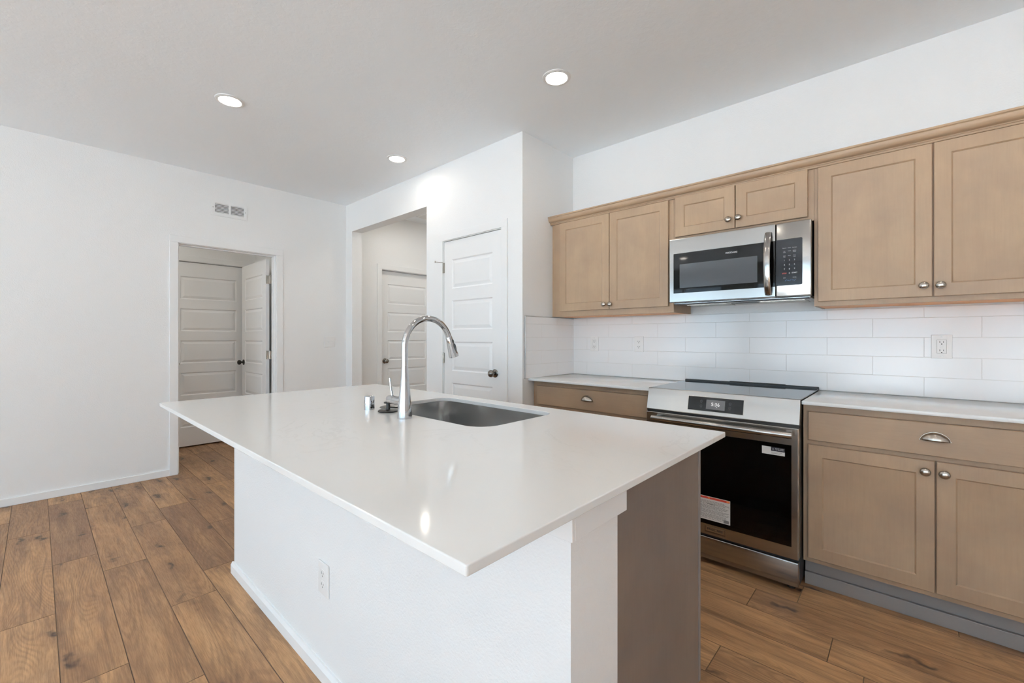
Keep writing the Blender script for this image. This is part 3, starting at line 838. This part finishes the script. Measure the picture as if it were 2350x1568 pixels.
rows = [(1.6965, ('Popcorn', 'Potato', 'Beverage'), 0.0055), (1.6800, ('Melt', 'Reheat', 'Defrost'), 0.0048), (1.6735, ('Soften', '', 'Weight'), 0.0048),
        (1.6550, ('Cook', 'Power', 'Timer'), 0.0048), (1.6485, ('Time', '', 'Clock'), 0.0048)]
for z_, words, s_ in rows:
    for x_, w_ in zip(kx, words):
        if w_: text('key_label', w_, s_, (x_, YT, z_), (1, 0, 0), (0, 0, 1), M['white_print'], cp)
for z_, words in ((1.631, '123'), (1.607, '456'), (1.584, '789')):
    for x_, w_ in zip(kx, words): text('key_digit', w_, 0.0105, (x_, YT, z_), (1, 0, 0), (0, 0, 1), M['white_print'], cp)
text('key_digit', '0', 0.0105, (kx[1], YT, 1.561), (1, 0, 0), (0, 0, 1), M['white_print'], cp)
text('key_label', 'STOP', 0.0085, (kx[0], YT, 1.561), (1, 0, 0), (0, 0, 1), M['red'], cp, bold=0.0002)
text('key_label', 'START', 0.0085, (kx[2], YT, 1.562), (1, 0, 0), (0, 0, 1), M['white_print'], cp, bold=0.0002)
text('key_label', '+30 Sec', 0.0055, (kx[2], YT, 1.538), (1, 0, 0), (0, 0, 1), M['white_print'], cp)
text('key_label', 'Lock', 0.0055, (kx[0], YT, 1.5375), (1, 0, 0), (0, 0, 1), M['white_print'], cp)
m = MB()
for i in range(5):
    x_ = -0.488 + i * 0.0105; m.prism([(x_, 1.519 + 0.004 * (i % 2)), (x_ + 0.008, 1.522 + 0.005 * ((i + 1) % 2)), (x_ + 0.0075, 1.5245 + 0.004 * ((i + 1) % 2)), (x_ - 0.001, 1.521 + 0.004 * (i % 2))], 'y', YT - 0.0002, YT)
m.build('scribble_mark', M['blue_mark'], cp)
# underside with vent grille and lamp recess
m = MB(); m.box(-1.108, -0.380, 2.745, 3.060, 1.428, 1.4395, 0.004); ub = m.build('underside', M['steel'], mw)
m = MB(); m.box(-1.100, -0.388, 2.735, 2.800, 1.4265, 1.4278); m.build('vent_grille', M['black'], ub)
MB().box(-0.80, -0.66, 2.86, 2.92, 1.4262, 1.4278).build('lamp_cover', M['black'], ub)
for xa, xb in ((-1.06, -0.82), (-0.64, -0.42)): MB().box(xa, xb, 2.84, 3.02, 1.4255, 1.4279).build('grease_filter', M['nickel'], ub)

# ------------------------------------------------------------------ range
rg_ = thing('kitchen_range', 'stainless slide-in electric range with black glass oven door', 'range', (-0.765, 2.76, 0))
RX0, RX1 = -1.1465, -0.3835
m = MB(); m.box(RX0 + 0.003, RX1 - 0.003, 2.470, 3.050, 0.028, 0.912); m.build('body', M['black'], rg_)
m = MB(); m.box(RX0, RX1, 2.478, 3.036, 0.9122, 0.9215, 0.0015); m.build('cooktop', M['cooktop'], rg_)
m = MB(); m.box(RX0, RX1, 3.0365, 3.060, 0.9122, 0.932, 0.003)
m.box(-0.86, -0.55, 3.040, 3.060, 0.932, 0.9355, 0.001); m.build('rear_vent_trim', M['black'], rg_)
pyt, pyb, pzt, pzb = 2.472, 2.440, 0.9215, 0.799
m = MB(); m.prism([(pyt, pzt), (2.4775, pzt), (2.4695, pzb), (pyb + 0.003, pzb), (pyb, pzb + 0.004), (pyt - 0.003, pzt - 0.003)], 'x', RX0, RX1)
cpn = m.build('control_panel', M['steel'], rg_)
sv = Vector((0, (pyt - 0.003) - pyb, (pzt - 0.003) - (pzb + 0.004))).normalized(); sn = Vector((1, 0, 0)).cross(sv).normalized()
if sn.y > 0: sn = -sn
def onp(x, z, o=0.0):
    t_ = (z - (pzb + 0.004)) / sv.z; return Vector((x, pyb, pzb + 0.004)) + sv * t_ + sn * o
def slanted(name, x0, x1, z0, z1, o, mat):
    mb = MB(); w_ = x1 - x0; p = onp(x0, z0); h_ = (onp(x0, z1) - p).length
    mb.loops(p, (1, 0, 0), sv, sn, w_, h_, [(0, -0.001), (0, o), (0.0004, o + 0.0002)], back=True)
    return mb.build(name, mat, cpn)
slanted('bezel', -0.911, -0.625, 0.8175, 0.896, 0.0008, M['nickel'])
slanted('display_glass', -0.908, -0.628, 0.8200, 0.8935, 0.0014, M['glass_black'])
slanted('screen', -0.812, -0.7165, 0.8315, 0.8815, 0.0018, M['screen'])
text('clock_digits', '5:36', 0.026, onp(-0.7645, 0.8575, 0.0024), (1, 0, 0), sv, M['digits'], cpn, bold=0.0002)
text('alert_mark', '^', 0.014, onp(-0.757, 0.8415, 0.0024), (1, 0, 0), sv, M['digits'], cpn)
for (x_, z_) in ((-0.838, 0.870), (-0.838, 0.846), (-0.692, 0.870), (-0.692, 0.848)):
    m = MB(); n = 18
    c_ = onp(x_, z_, 0.0019)
    o1 = [m.bm.verts.new(c_ + Vector((1, 0, 0)) * 0.0058 * math.cos(2 * PI * i / n) + sv * 0.0058 * math.sin(2 * PI * i / n)) for i in range(n)]
    o2 = [m.bm.verts.new(c_ + Vector((1, 0, 0)) * 0.0048 * math.cos(2 * PI * i / n) + sv * 0.0048 * math.sin(2 * PI * i / n)) for i in range(n)]
    for i in range(n): m.bm.faces.new((o1[i], o1[(i + 1) % n], o2[(i + 1) % n], o2[i]))
    for k_ in range(3): m.quad([c_ + Vector((-0.004 + 0.003 * k_, 0, 0)) - sv * 0.0095, c_ + Vector((-0.002 + 0.003 * k_, 0, 0)) - sv * 0.0095, c_ + Vector((-0.002 + 0.003 * k_, 0, 0)) - sv * 0.0082, c_ + Vector((-0.004 + 0.003 * k_, 0, 0)) - sv * 0.0082])
    m.build('touch_icon', M['grey_mark'], cpn)
dy = 2.430
m = MB(); m.box(RX0 + 0.002, RX1, dy, 2.4695, 0.1605, 0.787, 0.004)
od = m.build('oven_door', M['steel'], rg_)
m = MB(); m.box(-1.117, -0.413, dy - 0.0012, dy + 0.002, 0.2185, 0.704, 0.0005); m.build('door_glass', M['glass_black'], od)
m = MB(); m.tube([(-1.092, 2.385, 0.759), (-1.088, 2.385, 0.759), (-0.407, 2.385, 0.759), (-0.403, 2.385, 0.759)], [0.0145, 0.0165, 0.0165, 0.0145], 28)
m.box(-1.082, -1.058, 2.392, dy, 0.747, 0.771, 0.003); m.box(-0.437, -0.413, 2.392, dy, 0.747, 0.771, 0.003)
m.build('handle', M['steel'], od, angle=40)
m = MB(); m.box(-0.811, -0.709, dy - 0.0014, dy + 0.001, 0.1755, 0.2065, 0.0007); m.build('brand_plate', M['nickel'], od)
m = MB(); m.box(-0.811, -0.709, dy - 0.0022, dy - 0.0015, 0.1755, 0.1815); m.box(-0.811, -0.808, dy - 0.0022, dy - 0.0015, 0.1815, 0.2065); m.box(-0.712, -0.709, dy - 0.0022, dy - 0.0015, 0.1815, 0.2065); m.build('plate_border', M['pewter'], od)
text('brand_lettering', 'FRIGIDAIRE', 0.0155, (-0.760, dy - 0.0016, 0.1945), (1, 0, 0), (0, 0, 1), M['bronze'], od, extrude=0.0004, bold=0.0003)
gy = dy - 0.0014
m = MB(); m.prism([(-0.538, 0.646), (-0.440, 0.646), (-0.440, 0.664), (-0.4985, 0.664), (-0.4985, 0.6835), (-0.538, 0.6835)], 'y', gy - 0.0003, gy)
m.build('energy_sticker', M['paper'], od)['label'] = 'small white and navy sticker at the top right of the oven glass'
m = MB(); m.box(-0.4980, -0.440, gy - 0.0003, gy, 0.6645, 0.6835); m.build('sticker_band', M['navy'], od)
text('sticker_text', 'SMART & EASY\nTO REGISTER', 0.0058, (-0.4620, gy - 0.0005, 0.6745), (1, 0, 0), (0, 0, 1), M['white_print'], od)
m = MB(); m.box(-0.4930, -0.4865, gy - 0.0005, gy - 0.0004, 0.6695, 0.6790); m.box(-0.4918, -0.4877, gy - 0.0006, gy - 0.00055, 0.6705, 0.6780); m.build('phone_icon', M['grey_mark'], od)
for xb, za in ((-0.452, 0.6580), (-0.458, 0.6525)): MB().box(-0.4970, xb, gy - 0.0005, gy - 0.0004, za, za + 0.0018).build('sticker_print', M['ink'], od)
m = MB(); m.box(-0.838, -0.684, gy - 0.0003, gy, 0.242, 0.368); m.build('warning_label', M['paper'], od)['label'] = 'white warning label with a red heading at the bottom left of the oven glass'
m = MB(); m.box(-0.838, -0.6865, gy - 0.0005, gy - 0.0004, 0.3545, 0.3655); m.build('warning_heading', M['red'], od)
for xa, xb in ((-0.702, -0.6885), (-0.795, -0.785)): MB().box(xa, xb, gy - 0.0007, gy - 0.0006, 0.3565, 0.3640).build('warning_symbol', M['orange'], od)
m = MB(); random.seed(4)
zz = 0.350
for k_ in range(22):
    zz -= 0.0043 if k_ % 5 else 0.0062
    if zz < 0.246: break
    x_ = -0.836
    end = random.uniform(-0.725, -0.690)
    while x_ < end:
        wl = random.uniform(0.004, 0.016); m.box(x_, min(x_ + wl, -0.689), gy - 0.0005, gy - 0.0004, zz, zz + 0.0019); x_ += wl + 0.0022
m.build('warning_print', M['ink'], od)
m = MB(); m.box(-0.80, -0.757, gy - 0.0005, gy - 0.00045, 0.3265, 0.3295); m.build('warning_subheading', M['ink_dark'], od)
MB().box(-0.716, -0.690, gy - 0.0005, gy - 0.00045, 0.246, 0.262).build('warning_code', M['ink'], od)
m = MB(); m.box(RX0 + 0.002, RX1 - 0.001, dy + 0.001, 2.4695, 0.030, 0.1475, 0.006, 3); m.build('storage_drawer', M['steel'], rg_)
for x_ in (RX0 + 0.05, RX1 - 0.04):
    for y_ in (2.49, 3.0):
        MB().cyl((x_, y_, 0), (x_, y_, 0.03), 0.018, 16).build('foot', M['black'], rg_)
MB().box(RX0 + 0.002, RX1 - 0.001, 2.445, 2.4695, 0.787, 0.7985).build('vent_gap', M['black'], rg_)
MB().box(RX0 + 0.002, RX1 - 0.001, 2.445, 2.4695, 0.148, 0.160).build('drawer_gap', M['black'], rg_)

# ------------------------------------------------------------------ outlets, switch, vents
def frame3(O, U, N):
    return Vector(O), Vector(U), Vector((0, 0, 1)), Vector(N)
def fbox(mb, F, u0, u1, v0, v1, d0, d1):
    O, U, Vv, N = F
    mb.loops(O + U * u0 + Vv * v0, U, Vv, N, u1 - u0, v1 - v0, [(0, d0), (0, d1 - 0.0006), (0.0006, d1)], back=True)
def slots(mb, F, cv, w=0.0065, gap=0.0):
    O, U, Vv, N = F
    for du, hh in ((-w, 0.0042), (w, 0.0034)):
        mb.loops(O + U * (du - 0.0012) + Vv * (cv + 0.002 - hh), U, Vv, N, 0.0024, 2 * hh, [(0, 0.0066), (0, 0.0071)])
    n = 12; c = O + Vv * (cv - 0.0085)
    vs = [mb.bm.verts.new(c + U * 0.0026 * math.cos(2 * PI * i / n) + Vv * 0.0026 * math.sin(2 * PI * i / n) + N * 0.0071) for i in range(n)]
    mb.bm.faces.new(vs)
def outlet(label, O, U, N, kind, w=0.073, h=0.117, slotmat='slot'):
    t = thing('wall_outlet', label, 'outlet', O, 'wall outlets')
    F = frame3(O, U, N); O_, U_, V_, N_ = F
    m = MB(); m.loops(O_ - U_ * w / 2 - V_ * h / 2, U_, V_, N_, w, h, [(0, 0.0004), (0, 0.003), (0.0012, 0.005), (0.004, 0.0058)], back=True)
    m.build('cover_plate', M['plastic'], t)
    if kind == 'duplex':
        for cv in (0.0195, -0.0195):
            m = MB(); n = 28
            pts = []
            for i in range(n):
                a_ = 2 * PI * i / n; pts.append((0.0172 * math.cos(a_), max(-0.0140, min(0.0140, 0.0172 * math.sin(a_)))))
            A = [m.bm.verts.new(O_ + U_ * p[0] + V_ * (cv + p[1]) + N_ * 0.0055) for p in pts]; B = [m.bm.verts.new(O_ + U_ * p[0] * 0.97 + V_ * (cv + p[1] * 0.97) + N_ * 0.0067) for p in pts]
            m.bm.faces.new(B)
            for i in range(n): m.bm.faces.new((A[i], A[(i + 1) % n], B[(i + 1) % n], B[i]))
            r_ = m.build('receptacle', M['plastic'], t)
            m = MB(); slots(m, F, cv); m.build('slots', M[slotmat], r_)
        m = MB(); m.lathe(O_ + N_ * 0.0055, N_, [(0, 0.0032), (0.001, 0.003), (0.0013, 0)], 14); m.build('screw', M['plastic'], t)
    else:
        m = MB(); fbox(m, F, -0.0172, 0.0172, -0.0335, 0.0335, 0.004, 0.0066); r_ = m.build('receptacle', M['plastic'], t)
        m = MB()
        e_ = 0.0007
        for (u0, u1, v0, v1) in ((-0.0180, 0.0180, 0.0335, 0.0335 + e_), (-0.0180, 0.0180, -0.0335 - e_, -0.0335), (-0.0180, -0.0172, -0.0335, 0.0335), (0.0172, 0.0180, -0.0335, 0.0335)):
            m.quad([O_ + U_ * u + V_ * v + N_ * 0.0060 for u, v in ((u0, v0), (u1, v0), (u1, v1), (u0, v1))])
        m.build('seam', M['slot_soft'], t)
        for v_ in (0.0215, -0.0205):
            m = MB(); slots(m, F, v_); m.build('slots', M[slotmat], r_)
        if kind == 'gfci':
            m = MB(); fbox(m, F, -0.006, 0.006, 0.0012, 0.006, 0.006, 0.0075); fbox(m, F, -0.006, 0.006, -0.0062, -0.0014, 0.006, 0.0075); m.build('test_button', M['plastic'], r_)
        for v_ in (0.0485, -0.0485):
            m = MB(); m.lathe(O_ + V_ * v_ + N_ * 0.0055, N_, [(0, 0.0030), (0.0008, 0.0028), (0.001, 0)], 14); m.build('screw', M['metal_edge'], t)
    return t
outlet('white wall outlet on the backsplash nearest the corner', (-1.888, 3.0655, 1.167), (1, 0, 0), (0, -1, 0), 'decor', slotmat='slot')
outlet('white duplex outlet on the backsplash just left of the range', (-1.501, 3.0655, 1.168), (1, 0, 0), (0, -1, 0), 'duplex')
outlet('white outlet with test buttons on the backsplash right of the range', (0.122, 3.0655, 1.173), (1, 0, 0), (0, -1, 0), 'gfci', 0.076, 0.119)
outlet('white outlet low on the white front of the island', (-1.536, IY0 - 0.0005, 0.361), (1, 0, 0), (0, -1, 0), 'duplex', 0.079, 0.114, 'slot_soft')

sw = thing('light_switch', 'white double toggle switch plate on the left wall near the hall opening', 'light switch', (XL, 2.226, 1.169))
F = frame3((XL, 2.226, 1.169), (0, 1, 0), (1, 0, 0)); O_, U_, V_, N_ = F
m = MB(); m.loops(O_ - U_ * 0.061 - V_ * 0.0595, U_, V_, N_, 0.122, 0.119, [(0, 0.0004), (0, 0.004), (0.002, 0.0065), (0.004, 0.007)], back=True); m.build('cover_plate', M['plastic'], sw)
for u_ in (-0.023, 0.023):
    m = MB(); m.loops(O_ + U_ * (u_ - 0.005) - V_ * 0.012, U_, V_, N_, 0.010, 0.024, [(0, 0.0068), (0, 0.0074)]); 
    m.tube([O_ + U_ * u_ + N_ * 0.006, O_ + U_ * u_ + V_ * 0.004 + N_ * 0.012, O_ + U_ * u_ + V_ * 0.008 + N_ * 0.018], [(0.004, 0.005), (0.0038, 0.0045), (0.0032, 0.0036)], 10, flat=(0, 1, 0))
    m.build('toggle', M['plastic'], sw)

vt = thing('wall_vent', 'white louvered return air vent high on the wall above the left doorway', 'vent', (XL, 1.249, 2.436))
m = MB(); d0, d1 = XL + 0.0004, XL + 0.007
for (ya, yb, za, zb) in ((1.100, 1.130, 2.366, 2.504), (1.371, 1.398, 2.366, 2.504), (1.130, 1.371, 2.366, 2.397), (1.130, 1.371, 2.485, 2.504), (1.243, 1.259, 2.397, 2.485)):
    m.box(d0, d1, ya, yb, za, zb)
m.build('frame', M['trim'], vt)
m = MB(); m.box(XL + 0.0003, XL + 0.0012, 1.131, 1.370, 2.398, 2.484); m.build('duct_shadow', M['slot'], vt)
m = MB()
for (ya, yb) in ((1.1305, 1.2425), (1.2595, 1.3705)):
    for i in range(7):
        z_ = 2.397 + 0.0126 * i + 0.002
        m.prism([(XL + 0.0015, z_ + 0.0050), (XL + 0.0066, z_ - 0.0005), (XL + 0.0066, z_ + 0.0045), (XL + 0.0015, z_ + 0.0095)] if False else [(XL + 0.0015, z_ + 0.0052), (XL + 0.0068, z_), (XL + 0.0068, z_ + 0.0040), (XL + 0.0015, z_ + 0.0092)], 'y', ya, yb)
m.build('louvers', M['trim'], vt)
for y_ in (1.115, 1.385):
    m = MB(); m.lathe((d1, y_, 2.441), (1, 0, 0), [(0, 0.0035), (0.001, 0.003), (0.0013, 0)], 12); m.build('screw', M['slot_soft'], vt)

cv = thing('ceiling_vent', 'white ceiling vent in the hall just beyond the opening', 'vent', (-4.42, 3.33, CEIL))
m = MB(); 
for (xa, xb, ya, yb) in ((-4.585, -4.245, 3.222, 3.250), (-4.585, -4.245, 3.410, 3.438), (-4.585, -4.557, 3.250, 3.410), (-4.273, -4.245, 3.250, 3.410)): m.box(xa, xb, ya, yb, CEIL - 0.008, CEIL - 0.0004)
m.build('frame', M['trim'], cv)
m = MB()
for i in range(9):
    y_ = 3.254 + 0.0172 * i; m.prism([(y_, CEIL - 0.002), (y_ + 0.010, CEIL - 0.009), (y_ + 0.0125, CEIL - 0.009), (y_ + 0.0025, CEIL - 0.002)], 'x', -4.557, -4.273)
m.build('louvers', M['trim'], cv)
m = MB(); m.box(-4.557, -4.273, 3.250, 3.410, CEIL - 0.0014, CEIL - 0.0004); m.build('duct_shadow', M['slot_soft'], cv)

# ------------------------------------------------------------------ recessed ceiling lights
def lamp(x, y, label, lens='lens', r=0.061):
    t = thing('recessed_light', label, 'ceiling light', (x, y, CEIL), 'recessed ceiling lights')
    m = MB(); m.lathe((x, y, CEIL - 0.0003), (0, 0, -1), [(0, r + 0.022), (0.003, r + 0.0215), (0.006, r + 0.014), (0.0075, r + 0.003), (0.006, r + 0.001), (0.004, r)], 48); m.build('trim_ring', M['trim'], t, angle=50)
    m = MB(); m.lathe((x, y, CEIL - 0.0052), (0, 0, -1), [(0, r), (0.0020, r - 0.004), (0.0028, 0.0)], 48); m.build('lens', M[lens], t, angle=60)
lamp(-3.222, 0.840, 'round lit ceiling light on the left, toward the left wall')
lamp(-1.524, 2.056, 'round lit ceiling light in front of the wall cabinets, rightmost in the photo')
lamp(-3.218, 2.071, 'small far round lit ceiling light near the hall opening')
lamp(-4.05, 4.35, 'added round ceiling light brightening the far end of the hall', 'lens_bright')  # no such lamp known; added to lift the dim hall
lamp(-5.42, 0.25, 'added round ceiling light brightening the back room behind the left wall', 'lens_back')  # unseen lamp added to brighten the room behind the doorway
lamp(-4.09, 3.05, 'round lit ceiling light inside the hall, hidden behind the opening header', 'lens_bright')
for (x, y, l_) in ((0.18, 2.06, 'round ceiling light above the right base cabinet'), (-1.52, 0.84, 'round ceiling light above the island sink'), (0.18, 0.84, 'round ceiling light right of the island'),
                   (-3.2, -1.1, 'round ceiling light behind the viewer on the left, nearer the island'), (-0.6, -1.1, 'round ceiling light just behind the viewer'),
                   (-3.2, -3.0, 'round ceiling light by the left back window'), (-0.6, -3.0, 'round ceiling light by the patio door')):
    lamp(x, y, l_)
